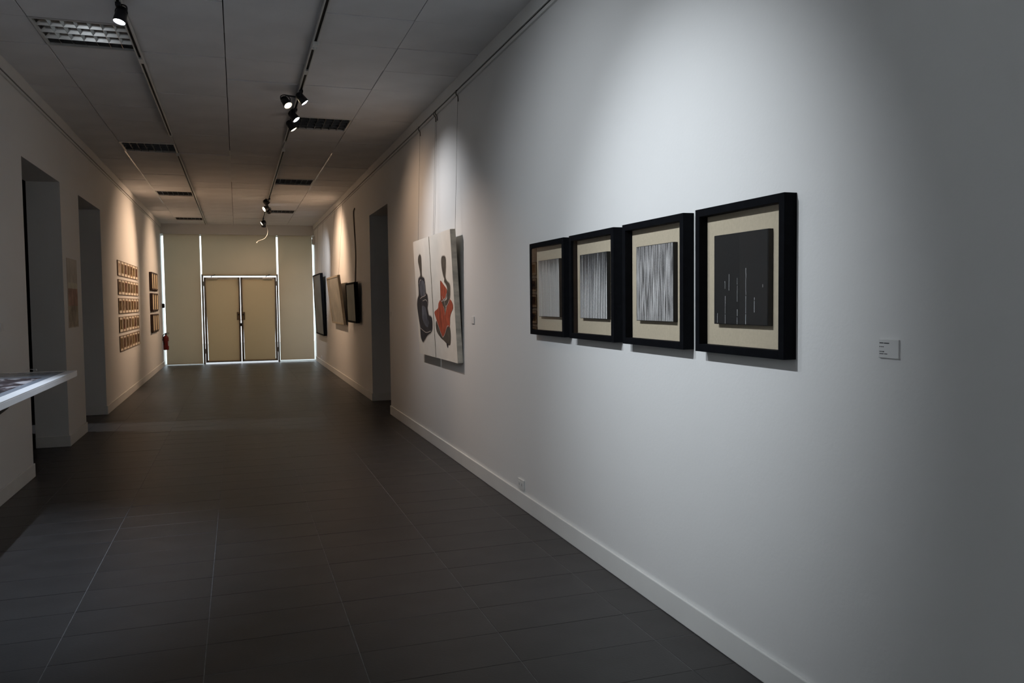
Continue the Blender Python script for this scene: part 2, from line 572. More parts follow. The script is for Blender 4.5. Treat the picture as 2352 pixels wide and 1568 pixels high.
# ceiling: slab high above, suspended panels below it
ceiling = struct('ceiling', B((XS - 0.1, XR + 2.7, YN - 0.2, YB + 0.4, ZT, ZT + 0.1)), 'plenum',
                 'suspended ceiling of pale square panels', 'ceiling', origin=(0, 0, ZT))
CX = [XL, -1.246, -0.641, -0.037, 0.5725, 1.177, XR]
PC = 0.6184
Y0C = 6.119
TROFFERS = {(1, 0): 1, (4, 4): 1, (1, 7): 1, (4, 11): 1, (1, 14): 1, (4, 18): 1, (1, 21): 1}
pmesh = {}
def panel_mesh(w, l):
    key = (round(w, 3), round(l, 3))
    if key not in pmesh:
        g = 0.0028
        bm = B((-w / 2 + g, w / 2 - g, -l / 2 + g, l / 2 - g, 0.0, 0.014))
        bot = [e for e in bm.edges if all(v.co.z < 0.001 for v in e.verts)]
        bmesh.ops.bevel(bm, geom=bot, offset=0.002, segments=1, affect='EDGES')
        me = bpy.data.meshes.new('ceiling_panel')
        bm.to_mesh(me)
        bm.free()
        me.materials.append(MATS['ceiling_panel'])
        pmesh[key] = me
    return pmesh[key]
for k in range(-4, 24):
    ya = Y0C + PC * k
    yb_ = min(ya + PC, YB)
    for i in range(6):
        if (i, k) in TROFFERS:
            continue
        xa, xb = CX[i], CX[i + 1]
        o = bpy.data.objects.new('ceiling_panel', panel_mesh(xb - xa, yb_ - ya))
        col.objects.link(o)
        o.parent = ceiling
        o.location = ((xa + xb) / 2, (ya + yb_) / 2, ZC - ZT + random.uniform(-0.004, 0.004))
        o.rotation_euler = (random.uniform(-0.004, 0.004), random.uniform(-0.004, 0.004), random.uniform(-0.002, 0.002))
pp = finish('ceiling_field', B((XL, XR, YN, Y0C - 4 * PC, ZC, ZC + 0.014)), 'ceiling_panel', ceiling)
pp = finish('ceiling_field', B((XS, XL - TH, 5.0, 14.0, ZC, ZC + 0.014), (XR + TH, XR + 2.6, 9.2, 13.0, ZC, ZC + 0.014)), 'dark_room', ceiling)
# bright metal T bars that show between some panels
for (x, ya, yb_) in ((1.177, 10.55, 14.35), (-1.246, 11.0, 16.65), (-0.037, 10.7, 13.4)):
    w = 0.008 if x != -0.037 else 0.004
    finish('ceiling_bar', B((x - w, x + w, ya, yb_, ZC - 0.006, ZC - 0.0005)), 'aluminium', ceiling)

# baseboards
BH, BT = 0.112, 0.014
def baseboard(name, boxes, label):
    bm = bmesh.new()
    for b in boxes:
        bbox(bm, *b, b=0.004, seg=2)
    return struct(name, bm, 'trim_paint', label, 'baseboard')
baseboard('baseboard_right', [(XR - BT, XR, YN, OPR[0], 0.0, BH)], 'white baseboard under the four black frames')
baseboard('baseboard_right', [(XR - BT, XR, OPR[1], YB, 0.0, BH), (XR - BT, XR + TH, OPR[1] - BT, OPR[1], 0.0, BH)], 'white baseboard on the right, beyond the opening')
baseboard('baseboard_left', [(XL, XL + BT, YN, OPL1[0], 0.0, BH)], 'white baseboard under the wall shelf')
baseboard('baseboard_left', [(XL, XL + BT, OPL1[1], OPL2[0], 0.0, BH), (XL - TH, XL + BT, OPL1[1] - BT, OPL1[1], 0.0, BH)], 'white baseboard between the two left openings')
baseboard('baseboard_left', [(XL, XL + BT, OPL2[1], YB, 0.0, BH), (XL - TH, XL + BT, OPL2[1] - BT, OPL2[1], 0.0, BH)], 'white baseboard below the small framed pictures')

# picture rail: fascia, dark slot, hanging rail
def rail(name, side, label):
    s = -1 if side == 'r' else 1
    xw = XR if side == 'r' else XL
    t = thing(name, (xw, (YN + YB) / 2, 3.16), label, 'trim', kind='structure')
    def bx(d0, d1, z0, z1):
        a, b = xw + s * d0, xw + s * d1
        return (min(a, b), max(a, b), YN, YB, z0, z1)
    finish('fascia', B(bx(0, 0.022, 3.198, ZC + 0.02)), 'trim_paint', t)
    finish('slot', B(bx(0, 0.012, 3.188, 3.198)), 'track_slot', t)
    finish('hanging_rail', B(bx(0, 0.016, 3.166, 3.188)), 'trim_paint', t)
    return t
rail('trim_1', 'r', 'white picture hanging rail along the top of the right wall')
rail('trim_2', 'l', 'white picture hanging rail along the top of the left wall')

# ground outside the doors
struct('floor_outside', B((-6, 6, YB + 0.6, YB + 12, -0.2, -0.05)), 'pavement', 'pale pavement outside the far doors', 'pavement')

# ------------------------------------------------------------------ far glazing: windows, doors, blinds
def window(name, x0, x1, z0, z1, label):
    t = thing(name, ((x0 + x1) / 2, YB + 0.2, z0), label, 'window', kind='structure')
    y0, y1 = YB + 0.17, YB + 0.21
    finish('window_frame', B((x0, x1, y0, y1, z1 - 0.03, z1)), 'door_metal_light', t)
    finish('sill', B((x0, x1, y0, y1, z0, z0 + 0.008)), 'door_metal_light', t)
    finish('pane', B((x0, x1, YB + 0.188, YB + 0.194, z0 + 0.008, z1 - 0.03)), 'window_glass', t)
    return t
window('window_1', XL, -0.79, 0.0, 3.06, 'glazed side light left of the far double doors')
window('window_2', -0.79, 0.955, 2.125, 3.06, 'glazed panel above the far double doors')
window('window_3', 0.955, XR, 0.0, 3.06, 'glazed side light right of the far double doors')

def blind(x0, x1, z0, z1, y, label):
    t = thing('roller_blind', ((x0 + x1) / 2, y, z0), label, 'blind', 'roller blinds over the far glazing')
    bm = bmesh.new()
    n = 14
    rows = []
    for j in range(n + 1):
        zz = z0 + (z1 - z0) * j / n
        rows.append([bm.verts.new((x0 + (x1 - x0) * i / 8, y + 0.004 * math.sin(i * 0.9 + j * 0.35) + 0.003 * math.sin(j * 0.8), zz)) for i in range(9)])
    for a, b in zip(rows, rows[1:]):
        for i in range(8):
            bm.faces.new((a[i], a[i + 1], b[i + 1], b[i]))
    o = finish('fabric', bm, 'blind_fabric', t, smooth=True)
    bm = bmesh.new()
    lathe(bm, (x0 - 0.01, y + 0.025, z1 - 0.015), (1, 0, 0), [(0, 0.02), (x1 - x0 + 0.02, 0.02)], 12)
    finish('roller', bm, 'door_metal_light', t, smooth=True)
    finish('bottom_bar', B((x0, x1, y - 0.006, y + 0.006, z0 - 0.012, z0 + 0.006)), 'door_cover', t)
    return t
YBL = YB + 0.06
blind(XL + 0.055, -0.803, 0.030, 3.075, YBL, 'tan roller blind beside the fire extinguisher')
blind(-0.770, 0.924, 2.118, 3.075, YBL, 'short tan roller blind above the double doors')
blind(0.966, XR - 0.045, 0.055, 3.075, YBL, 'tan roller blind at the right end, by the leaning grey picture')

# door surround and leaves
t = thing('door_frame', (0.08, YB + 0.12, 0.0), 'slim metal frame around the far double doors', 'door frame', kind='structure')
for (a, b) in ((-0.790, -0.748), (0.918, 0.955)):
    finish('post', B((a, b, YB + 0.10, YB + 0.17, 0.0, 2.125)), 'door_metal', t)
finish('head_rail', B((-0.748, 0.918, YB + 0.10, YB + 0.17, 2.085, 2.125)), 'door_metal_light', t)

def leaf(name, x0, x1, hinge, label):
    t = thing(name, ((x0 + x1) / 2, YB + 0.10, 0.03), label, 'door', kind='structure')
    z0, z1 = 0.035, 2.055
    y0, y1 = YB + 0.085, YB + 0.125
    s = 0.05
    def slab(name, xa0, xb0, xa1, xb1, ya, yb_, za, zb, m):
        # upright piece whose edges may run slightly out of plumb: (xa0, xb0) at the bottom, (xa1, xb1) at the head
        bm = bmesh.new()
        q = [[bm.verts.new((x, y, z)) for x, y in ((p0, ya), (p1, ya), (p1, yb_), (p0, yb_))] for z, p0, p1 in ((za, xa0, xb0), (zb, xa1, xb1))]
        bm.faces.new(q[0][::-1])
        bm.faces.new(q[1])
        for i in range(4):
            j = (i + 1) % 4
            bm.faces.new((q[0][i], q[0][j], q[1][j], q[1][i]))
        return finish(name, bm, m, t)
    lean = 0.011 if hinge < 0 else 0.0
    slab('stile', x0, x0 + s, x0, x0 + s, y0, y1, z0, z1, 'door_metal')
    slab('stile', x1 - s - lean, x1 - lean, x1 - s, x1, y0, y1, z0, z1, 'door_metal')
    finish('top_rail', B((x0 + s, x1 - s, y0, y1, z1 - 0.06, z1), bev=0.003), 'door_metal_light', t)
    finish('bottom_rail', B((x0 + s, x1 - s, y0, y1, z0, z0 + 0.05), bev=0.003), 'door_metal', t)
    finish('pane', B((x0 + s, x1 - s, YB + 0.11, YB + 0.116, z0 + 0.05, z1 - 0.06)), 'window_glass', t)
    if hinge < 0:
        c4 = (x0 + 0.066, x1 - 0.040 - lean, x0 + 0.040, x1 - 0.036)
    else:
        c4 = (x0 + 0.058, x1 - 0.060, x0 + 0.038, x1 - 0.038)
    bm = bmesh.new()
    rows = []
    for j in range(11):
        v = j / 10
        xa, xb = c4[0] + (c4[2] - c4[0]) * v, c4[1] + (c4[3] - c4[1]) * v
        rows.append([bm.verts.new((xa + (xb - xa) * i / 6, YB + 0.076 + 0.003 * math.sin(i * 1.1 + j * 0.6), z0 + 0.022 + (z1 - z0 - 0.074) * v)) for i in range(7)])
    for p_, q_ in zip(rows, rows[1:]):
        for i in range(6):
            bm.faces.new((p_[i], p_[i + 1], q_[i + 1], q_[i]))
    finish('cover_sheet', bm, 'door_cover', t, smooth=True)
    # closer with arm
    cx = (x0 + 0.20) if hinge < 0 else (x1 - 0.21)
    c = finish('closer', B((cx - 0.11, cx + 0.11, YB + 0.03, YB + 0.075, 2.005, 2.05), bev=0.006), 'aluminium', t)
    bm = bmesh.new()
    tube(bm, [(cx - 0.03, YB + 0.045, 2.05), (cx - 0.02, YB + 0.02, 2.085), (cx + 0.03, YB + 0.03, 2.10), (cx + 0.06, YB + 0.06, 2.115)], 0.009)
    finish('closer_arm', bm, 'black_metal', c)
    # lock plate and pull
    lx = x1 - 0.092 if hinge < 0 else x0 + 0.004
    p = finish('lock_plate', B((lx - 0.0, lx + 0.085, YB + 0.058, YB + 0.074, 1.035, 1.225), bev=0.004), 'lock_brass', t)
    bm = bmesh.new()
    lathe(bm, (lx + 0.042, YB + 0.06, 1.165), (0, -1, 0), [(0, 0.018), (0.012, 0.018), (0.016, 0.012), (0.02, 0.0)], 14)
    finish('cylinder', bm, 'black_metal', p, smooth=True)
    # hinges
    for hz in (0.25, 1.85):
        bm = bmesh.new()
        hx = x0 if hinge < 0 else x1
        lathe(bm, (hx, YB + 0.08, hz), (0, 0, 1), [(0, 0.012), (0.11, 0.012)], 10)
        finish('hinge', bm, 'door_metal', t, smooth=True)
    return t
leaf('door_1', -0.740, 0.074, -1, 'left leaf of the far double doors, covered with tan sheet')
leaf('door_2', 0.080, 0.910, 1, 'right leaf of the far double doors, covered with tan sheet')

# padlock hanging at the meeting stiles
t = thing('padlock', (0.075, YB + 0.045, 0.88), 'small black padlock hanging below the lock plates of the far doors', 'padlock')
finish('body', B((0.045, 0.105, YB + 0.035, YB + 0.06, 0.885, 0.96), bev=0.006), 'black_metal', t)
bm = bmesh.new()
tube(bm, curve_pts([(0.055, YB + 0.047, 0.955), (0.055, YB + 0.047, 1.01), (0.075, YB + 0.047, 1.035), (0.095, YB + 0.047, 1.01), (0.095, YB + 0.047, 0.955)]), 0.006)
finish('shackle', bm, 'aluminium', t, smooth=True)

# ------------------------------------------------------------------ ceiling lights (louvred, switched off) and tracks
TROFFER_LABELS = {(1, 0): 'louvred ceiling light beside the single spotlight, nearest the camera',
                  (4, 4): 'louvred ceiling light with spotlights glowing at its corner',
                  (1, 7): 'louvred ceiling light between the two left lighting tracks',
                  (4, 11): 'louvred ceiling light on the right, halfway down the ceiling',
                  (1, 14): 'louvred ceiling light on the left, above the small framed pictures',
                  (4, 18): 'louvred ceiling light beside the far pair of spotlights',
                  (1, 21): 'louvred ceiling light on the left, farthest of all'}
def troffer(i, k):
    x0, x1 = CX[i] + 0.004, CX[i + 1] - 0.004
    y0, y1 = Y0C + PC * k + 0.004, Y0C + PC * (k + 1) - 0.004
    t = thing('louvred_ceiling_light', ((x0 + x1) / 2, (y0 + y1) / 2, ZC), TROFFER_LABELS[(i, k)], 'ceiling light', 'louvred ceiling lights')
    lm = 'louvre_mirror' if k == 0 else 'louvre_dim_reflection'  # same louvres throughout; the dark copy has dim reflections put into its colour
    e = 0.018
    finish('frame', B((x0, x0 + e, y0, y1, ZC - 0.006, ZC + 0.012), (x1 - e, x1, y0, y1, ZC - 0.006, ZC + 0.012),
                      (x0 + e, x1 - e, y0, y0 + e, ZC - 0.006, ZC + 0.012), (x0 + e, x1 - e, y1 - e, y1, ZC - 0.006, ZC + 0.012)), 'track_white', t)
    hh = 0.11
    finish('housing', B((x0, x1, y0, y1, ZC + hh, ZC + hh + 0.004), (x0, x0 + 0.003, y0, y1, ZC + 0.012, ZC + hh), (x1 - 0.003, x1, y0, y1, ZC + 0.012, ZC + hh),
                        (x0, x1, y0, y0 + 0.003, ZC + 0.012, ZC + hh), (x0, x1, y1 - 0.003, y1, ZC + 0.012, ZC + hh)), 'troffer_inside', t)
    xa, xb, ya, yb_ = x0 + e, x1 - e, y0 + e, y1 - e
    zt, zb, w = ZC + 0.055, ZC - 0.002, 0.014
    def wedge(bm, axis, c, a, b):
        if axis == 'y':
            pr = [(c - w, zt), (c + w, zt), (c + 0.0009, zb), (c - 0.0009, zb)]
            A = [bm.verts.new((p[0], a, p[1])) for p in pr]
            Bv = [bm.verts.new((p[0], b, p[1])) for p in pr]
        else:
            pr = [(c - w, zt), (c + w, zt), (c + 0.0009, zb), (c - 0.0009, zb)]
            A = [bm.verts.new((a, p[0], p[1])) for p in pr]
            Bv = [bm.verts.new((b, p[0], p[1])) for p in pr]
        bm.faces.new(A)
        bm.faces.new(Bv[::-1])
        for q in range(4):
            bm.faces.new((A[q], A[(q + 1) % 4], Bv[(q + 1) % 4], Bv[q]))
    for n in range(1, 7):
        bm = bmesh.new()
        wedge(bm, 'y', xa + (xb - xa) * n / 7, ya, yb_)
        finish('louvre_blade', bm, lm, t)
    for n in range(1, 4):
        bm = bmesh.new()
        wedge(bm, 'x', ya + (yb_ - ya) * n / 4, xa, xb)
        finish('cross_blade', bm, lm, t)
    for n in range(3):
        bm = bmesh.new()
        yy = ya + (yb_ - ya) * (n + 0.5) / 3
        lathe(bm, (xa + 0.005, yy, ZC + 0.08), (1, 0, 0), [(0, 0.010), (0.02, 0.013), (xb - xa - 0.03, 0.013), (xb - xa - 0.01, 0.010)], 10)
        finish('tube', bm, 'tube_glass', t, smooth=True)
    return t
for key in TROFFERS:
    troffer(*key)

def track(x, ya, yb_, label, joints=()):
    t = thing('lighting_track', (x, (ya + yb_) / 2, ZC), label, 'lighting track', 'ceiling lighting tracks')
    w = 0.018
    zb = ZC - 0.036
    finish('channel', B((x - w, x - w + 0.008, ya, yb_, zb, ZC - 0.004), (x + w - 0.008, x + w, ya, yb_, zb, ZC - 0.004),
                        (x - w, x + w, ya, yb_, ZC - 0.008, ZC - 0.002)), 'track_white', t)
    finish('slot', B((x - w + 0.008, x + w - 0.008, ya + 0.002, yb_ - 0.002, zb + 0.012, zb + 0.014)), 'track_slot', t)
    for e in (ya, yb_):
        finish('end_cap', B((x - w - 0.002, x + w + 0.002, e - 0.012, e + 0.012, zb - 0.002, ZC - 0.002), bev=0.003), 'track_white', t)
    for j in joints:
        finish('connector', B((x - w - 0.001, x + w + 0.001, j - 0.06, j + 0.06, zb - 0.003, ZC - 0.002), bev=0.003), 'track_white', t)
    return t
track(-0.641, 0.6, 9.78, 'lighting track on the left, nearest the camera', (6.86,))
track(0.5725, 0.6, 9.80, 'lighting track on the right, nearest the camera', (6.83,))
track(-0.650, 11.05, 20.40, 'lighting track on the left, running to the far doors')
track(0.580, 10.40, 20.35, 'lighting track on the right, running to the far doors')

# a blank white adapter left on the near right track
t = thing('track_plug', (0.5725, 6.06, 3.22), 'small white plug adapter left empty on the right track', 'adapter')
finish('body', B((0.55, 0.595, 6.00, 6.12, 3.235, 3.262), bev=0.006), 'white_plastic', t)
bm = bmesh.new()
lathe(bm, (0.5725, 6.06, 3.235), (0, 0, -1), [(0, 0.018), (0.015, 0.016), (0.018, 0.0)], 14)
finish('boss', bm, 'white_plastic', t, smooth=True)

def spotlight(n, row):
    lx, ly, lz, ax, ay, az, watts, colour, cone, blend, label = row
    lens = Vector((lx, ly, lz))
    d = (Vector((ax, ay, az)) - lens).normalized()
    tx = -0.641 if lx < -0.3 and ly < 10 else (0.5725 if ly < 10 else 0.580)
    if lx < -0.3 and ly >= 10:
        tx = -0.65
    piv = lens - d * 0.056
    t = thing('track_spotlight', (tx, piv.y, ZC - 0.036), label, 'spotlight', 'track spotlights')
    zt = ZC - 0.0365
    a = finish('adapter', B((tx - 0.016, tx + 0.016, piv.y - 0.045, piv.y + 0.045, zt - 0.022, zt), bev=0.003), 'black_metal', t)
    bm = bmesh.new()
    top = Vector((tx, piv.y, zt - 0.018))
    u = d.cross(Vector((0, 0, 1))).normalized()
    tube(bm, [top, top + Vector((0, 0, -0.01)), piv + Vector((0, 0, 0.052))], 0.007)
    finish('stem', bm, 'black_metal', t, smooth=True)
    bm = bmesh.new()
    yk = [piv + u * 0.05 - Vector((0, 0, 0.004)), piv + u * 0.05 + Vector((0, 0, 0.035)), piv + Vector((0, 0, 0.055)),
          piv - u * 0.05 + Vector((0, 0, 0.035)), piv - u * 0.05 - Vector((0, 0, 0.004))]
    tube(bm, curve_pts(yk, 4), 0.005, 6)
    finish('yoke', bm, 'black_metal', t, smooth=True)
    bm = bmesh.new()
    R = 0.036 if ly < 10 else 0.046
    lathe(bm, piv, d, [(-0.045, 0.0), (-0.045, R * 0.45), (-0.032, R * 0.6), (-0.015, R * 0.92), (0.02, R), (0.045, R * 1.06), (0.056, R * 1.06),
                       (0.056, R * 0.97), (0.047, R * 0.95), (0.047, 0.0)], 24, cap=False)
    h = finish('housing', bm, 'black_metal', t, smooth=True)
    for q in range(3):
        bm = bmesh.new()
        lathe(bm, piv, d, [(-0.038 + q * 0.009, R * 0.4), (-0.038 + q * 0.009, R * (0.78 + 0.1 * q)), (-0.035 + q * 0.009, R * (0.78 + 0.1 * q)), (-0.035 + q * 0.009, R * 0.4)], 20, cap=False)
        finish('cooling_fin', bm, 'black_metal', h, smooth=True)
    bm = bmesh.new()
    lathe(bm, piv, d, [(0.048, R * 0.95), (0.053, R * 0.9), (0.058, R * 0.55), (0.060, 0.0)], 24, cap=False)
    finish('lens', bm, 'lens_warm' if colour == WARM else 'lens_cool', t, smooth=True)
    ld = bpy.data.lights.new('spot_beam', 'SPOT')
    ld.energy = watts
    ld.color = colour
    ld.spot_size = math.radians(cone)
    ld.spot_blend = blend
    ld.shadow_soft_size = 0.018
    lo = bpy.data.objects.new('spot_beam', ld)
    col.objects.link(lo)
    lo.parent = t
    p = lens + d * 0.012
    lo.location = wmat(t).inverted() @ p
    lo.rotation_euler = d.to_track_quat('-Z', 'Y').to_euler()
    return t
for n, row in enumerate(LAMPS):
    last_lamp = spotlight(n, row)

# loose cable hanging from the last spotlight
bm = bmesh.new()
tube(bm, curve_pts([(0.60, 19.33, 3.24), (0.66, 19.45, 3.20), (0.70, 19.55, 3.08), (0.685, 19.6, 2.98), (0.62, 19.65, 2.90), (0.50, 19.7, 2.855), (0.47, 19.7, 2.83)]), 0.005)
lc = finish('loose_cable', bm, 'cable_white', last_lamp, smooth=True)
bm = bmesh.new()
lathe(bm, (0.455, 19.7, 2.80), (0.3, 0, 1), [(0, 0.008), (0.008, 0.014), (0.03, 0.014), (0.036, 0.008)], 12)
finish('plug', bm, 'white_plastic', lc, smooth=True)

# ------------------------------------------------------------------ the four black box frames
def strip(bm, x, y, z0, z1, w):
    box(bm, x - 0.0008, x + 0.0002, y - w, y + w, z0, z1)

def box_frame(yc, printmat, label, lines=None, tilt=0.0):
    w, dpt, bar = 0.285, 0.052, 0.030
    z0, z1 = 1.207, 1.777
    xf = XR - dpt
    t = thing('framed_picture', (XR, yc, z0), label, 'picture', 'black box frames in a row')
    ya, yb_ = yc - w, yc + w
    for nm, b in (('frame_side', (xf, XR, ya, ya + bar, z0, z1)), ('frame_side', (xf, XR, yb_ - bar, yb_, z0, z1)),
                  ('frame_top', (xf, XR, ya + bar, yb_ - bar, z1 - bar, z1)), ('frame_bottom', (xf, XR, ya + bar, yb_ - bar, z0, z0 + bar))):
        finish(nm, B(b, bev=0.0012), 'black_frame', t)
    finish('mount', B((XR - 0.013, XR - 0.009, ya + bar - 0.003, yb_ - bar + 0.003, z0 + bar - 0.003, z1 - bar + 0.003)), 'mat_board', t)
    bw = 0.1735
    by0, by1, bz0, bz1 = yc - bw, yc + bw, 1.320, 1.665
    finish('backing_block', B((XR - 0.0336, XR - 0.013, by0, by1, bz0, bz1), bev=0.001), 'block_edge', t)
    e = 0.0025
    # face: its own origin at the block's lower corner so that the print runs 0..0.345 m up
    bm = B((0, 0.001, 0, 2 * bw - 2 * e, 0, bz1 - bz0 - 2 * e))
    me = bpy.data.meshes.new('print')
    bm.to_mesh(me)
    bm.free()
    me.materials.append(MATS[printmat])
    o = bpy.data.objects.new('print', me)
    col.objects.link(o)
    o.parent = t
    o.location = wmat(t).inverted() @ Vector((XR - 0.035, by0 + e, bz0 + e))
    WORLD[o.name] = Matrix.Translation((XR - 0.035, by0 + e, bz0 + e))
    if lines:
        for (ly, za, zb) in lines:
            bm = bmesh.new()
            # a broken hand-scratched line: short pieces of uneven width
            z = za
            while z < zb:
                zl = min(zb, z + random.uniform(0.012, 0.05))
                strip(bm, XR - 0.0352, ly + random.uniform(-0.0006, 0.0006), z, zl, random.uniform(0.0004, 0.0010))
                z = zl + random.choice((0.0, 0.0, 0.003))
            finish('scratched_line', bm, 'streak_white', o)
    bm = B((XR - 0.0455, XR - 0.0435, ya + bar - 0.002, yb_ - bar + 0.002, z0 + bar - 0.003, z1 - bar + 0.003))
    for v in bm.verts:
        v.co.x -= tilt * (v.co.y - yc)      # the pane sits slightly askew in its rebate
    finish('glass', bm, 'picture_glass', t)
    return t
L4 = [(2.739, 1.457, 1.486), (2.737, 1.323, 1.429), (2.711, 1.450, 1.512), (2.657, 1.407, 1.496), (2.656, 1.353, 1.378), (2.657, 1.322, 1.348),
      (2.602, 1.323, 1.531), (2.549, 1.368, 1.422), (2.791, 1.325, 1.363), (2.499, 1.458, 1.469)]
box_frame(2.643, 'print_black', 'black box frame holding a black block with a few thin white lines', L4)
box_frame(3.308, 'print_streaked', 'black box frame holding a grey block with fine uneven white streaks')
box_frame(3.978, 'print_fading', 'black box frame holding a dark block whose white stripes fade at the top')
box_frame(4.630, 'print_regular', 'black box frame farthest left, with pale regular stripes and reflected warm pictures', None, 0.0166)

# ------------------------------------------------------------------ diptych on wires
def poly_sheet(bm, pts, T, off, th=0.0008):
    lo = [bm.verts.new(T(u, v, off)) for u, v in pts]
    hi = [bm.verts.new(T(u, v, off + th)) for u, v in pts]
    n = len(pts)
    try:
        bm.faces.new(hi)
    except ValueError:
        pass
    for i in range(n):
        j = (i + 1) % n
        bm.faces.new((lo[i], lo[j], hi[j], hi[i]))
    bmesh.ops.triangulate(bm, faces=[f for f in bm.faces if len(f.verts) > 4], ngon_method='EAR_CLIP')

def smooth_loop(pts, n=3):
    P = [Vector((p[0], p[1], 0)) for p in pts]
    N = len(P)
    out = []
    for i in range(N):
        a, b, c, d = P[i - 1], P[i], P[(i + 1) % N], P[(i + 2) % N]
        for k in range(n):
            t = k / n
            q = 0.5 * ((2 * b) + (c - a) * t + (2 * a - 5 * b + 4 * c - d) * t * t + (3 * b - a - 3 * c + d) * t ** 3)
            out.append((q.x, q.y))
    return out

def grow(pts, s):
    cx = sum(p[0] for p in pts) / len(pts)
    out = []
    N = len(pts)
    area = sum(pts[i][0] * pts[(i + 1) % N][1] - pts[(i + 1) % N][0] * pts[i][1] for i in range(N))
    sg = 1 if area > 0 else -1
    for i in range(N):
        a, c = Vector(pts[i - 1]), Vector(pts[(i + 1) % N])
        d = (c - a)
        nrm = Vector((d.y, -d.x)) * sg
        if nrm.length > 1e-9:
            nrm.normalize()
        out.append((pts[i][0] + nrm.x * s, pts[i][1] + nrm.y * s * 0.5))
    return out

def ribbon(bm, pts, T, off, w):
    P = [Vector((p.x, p.y)) for p in curve_pts([(a, b, 0) for a, b in pts], 5)]
    prev = None
    for i, p in enumerate(P):
        d = (P[min(i + 1, len(P) - 1)] - P[max(i - 1, 0)])
        d.normalize()
        nrm = Vector((-d.y, d.x)) * w
        a, b = bm.verts.new(T(p.x + nrm.x, p.y + nrm.y * 0.55, off)), bm.verts.new(T(p.x - nrm.x, p.y - nrm.y * 0.55, off))
        if prev:
            bm.faces.new((prev[0], prev[1], b, a))
        prev = (a, b)

def canvas(y0, y1, label, painter):
    """y1 = far (left) edge. The canvas leans out at the top, hung on two wires."""
    zb, zt = 0.892, 2.030
    db, dt, th = 0.050, 0.102, 0.048     # front distance from the wall at the bottom and the top, thickness
    ang = math.atan2(dt - db, zt - zb)
    hgt = math.hypot(dt - db, zt - zb)
    up = Vector((-math.sin(ang), 0, math.cos(ang)))
    nrm = Vector((-math.cos(ang), 0, -math.sin(ang)))      # out of the picture, to the room
    base = Vector((XR - db, y1, zb))
    def T(u, v, off):
        return base + Vector((0, -(y1 - y0) * u, 0)) + up * (hgt * v) + nrm * off
    t = thing('canvas_painting', (XR - db, (y0 + y1) / 2, zb), label, 'painting', 'hanging figure diptych')
    bm = bmesh.new()
    c = [[bm.verts.new(T(u, v, o)) for (u, v) in ((0, 0), (1, 0), (1, 1), (0, 1))] for o in (-th, -0.001)]
    bm.faces.new(c[0])
    bm.faces.new(c[1])
    for i in range(4):
        j = (i + 1) % 4
        bm.faces.new((c[0][i], c[0][j], c[1][j], c[1][i]))
    finish('stretcher', bm, 'canvas_edge', t)
    bm = bmesh.new()
    poly_sheet(bm, [(0, 0), (1, 0), (1, 1), (0, 1)], T, -0.001, 0.001)
    face = finish('painted_face', bm, 'canvas_white', t)
    painter(T, face)
    for uu in (0.02, 0.98):
        p = T(uu, 0.97, -th)
        bm = bmesh.new()
        tube(bm, [(XR - 0.012, p.y, 3.168), p], 0.0016, 5)
        wv = finish('hanging_wire', bm, 'steel_wire', t)
        bm = bmesh.new()
        tube(bm, curve_pts([(XR - 0.010, p.y, 3.192), (XR - 0.026, p.y, 3.188), (XR - 0.026, p.y, 3.16), (XR - 0.013, p.y, 3.145), (XR - 0.012, p.y - 0.01, 3.10)], 4), 0.005, 6)
        finish('rail_hook', bm, 'cable_grey', wv, smooth=True)
    return t

FB_BODY = [(0.412, 0.873), (0.313, 0.856), (0.278, 0.821), (0.308, 0.784), (0.346, 0.747), (0.37, 0.709), (0.339, 0.682), (0.241, 0.67), (0.199, 0.637), (0.196, 0.58), (0.175, 0.521), (0.09, 0.492), (0.035, 0.442), (0.045, 0.391), (0.085, 0.33), (0.12, 0.279), (0.15, 0.238), (0.142, 0.196), (0.161, 0.143), (0.278, 0.109), (0.408, 0.133), (0.581, 0.173), (0.816, 0.204), (0.912, 0.24), (0.941, 0.29), (0.923, 0.328), (0.844, 0.342), (0.754, 0.348), (0.723, 0.375), (0.699, 0.414), (0.751, 0.462), (0.736, 0.519), (0.659, 0.538), (0.645, 0.594), (0.616, 0.65), (0.576, 0.669), (0.486, 0.679), (0.458, 0.708), (0.471, 0.744), (0.479, 0.798), (0.48, 0.851)]
FB_HI1 = [(0.317, 0.643), (0.514, 0.649), (0.597, 0.613), (0.621, 0.547), (0.577, 0.519), (0.393, 0.509), (0.268, 0.531), (0.255, 0.589)]
FB_HI2 = [(0.346, 0.423), (0.555, 0.418), (0.621, 0.375), (0.636, 0.316), (0.746, 0.287), (0.653, 0.246), (0.475, 0.263), (0.338, 0.323)]
FB_HI3 = [(0.36, 0.41), (0.46, 0.40), (0.52, 0.35), (0.50, 0.30), (0.42, 0.33)]
FB_HEAD = [(0.412, 0.868), (0.323, 0.85), (0.293, 0.821), (0.318, 0.784), (0.356, 0.747), (0.38, 0.709), (0.36, 0.682), (0.476, 0.679), (0.448, 0.708), (0.461, 0.744), (0.469, 0.798), (0.47, 0.846)]
FB_LINES = [[(0.277, 0.492), (0.414, 0.506), (0.544, 0.512), (0.652, 0.524)], [(0.433, 0.472), (0.623, 0.481), (0.709, 0.464), (0.727, 0.443)],
            [(0.163, 0.233), (0.371, 0.21), (0.555, 0.199), (0.822, 0.217)], [(0.255, 0.62), (0.33, 0.65), (0.42, 0.655)], [(0.62, 0.62), (0.64, 0.56), (0.58, 0.515)]]
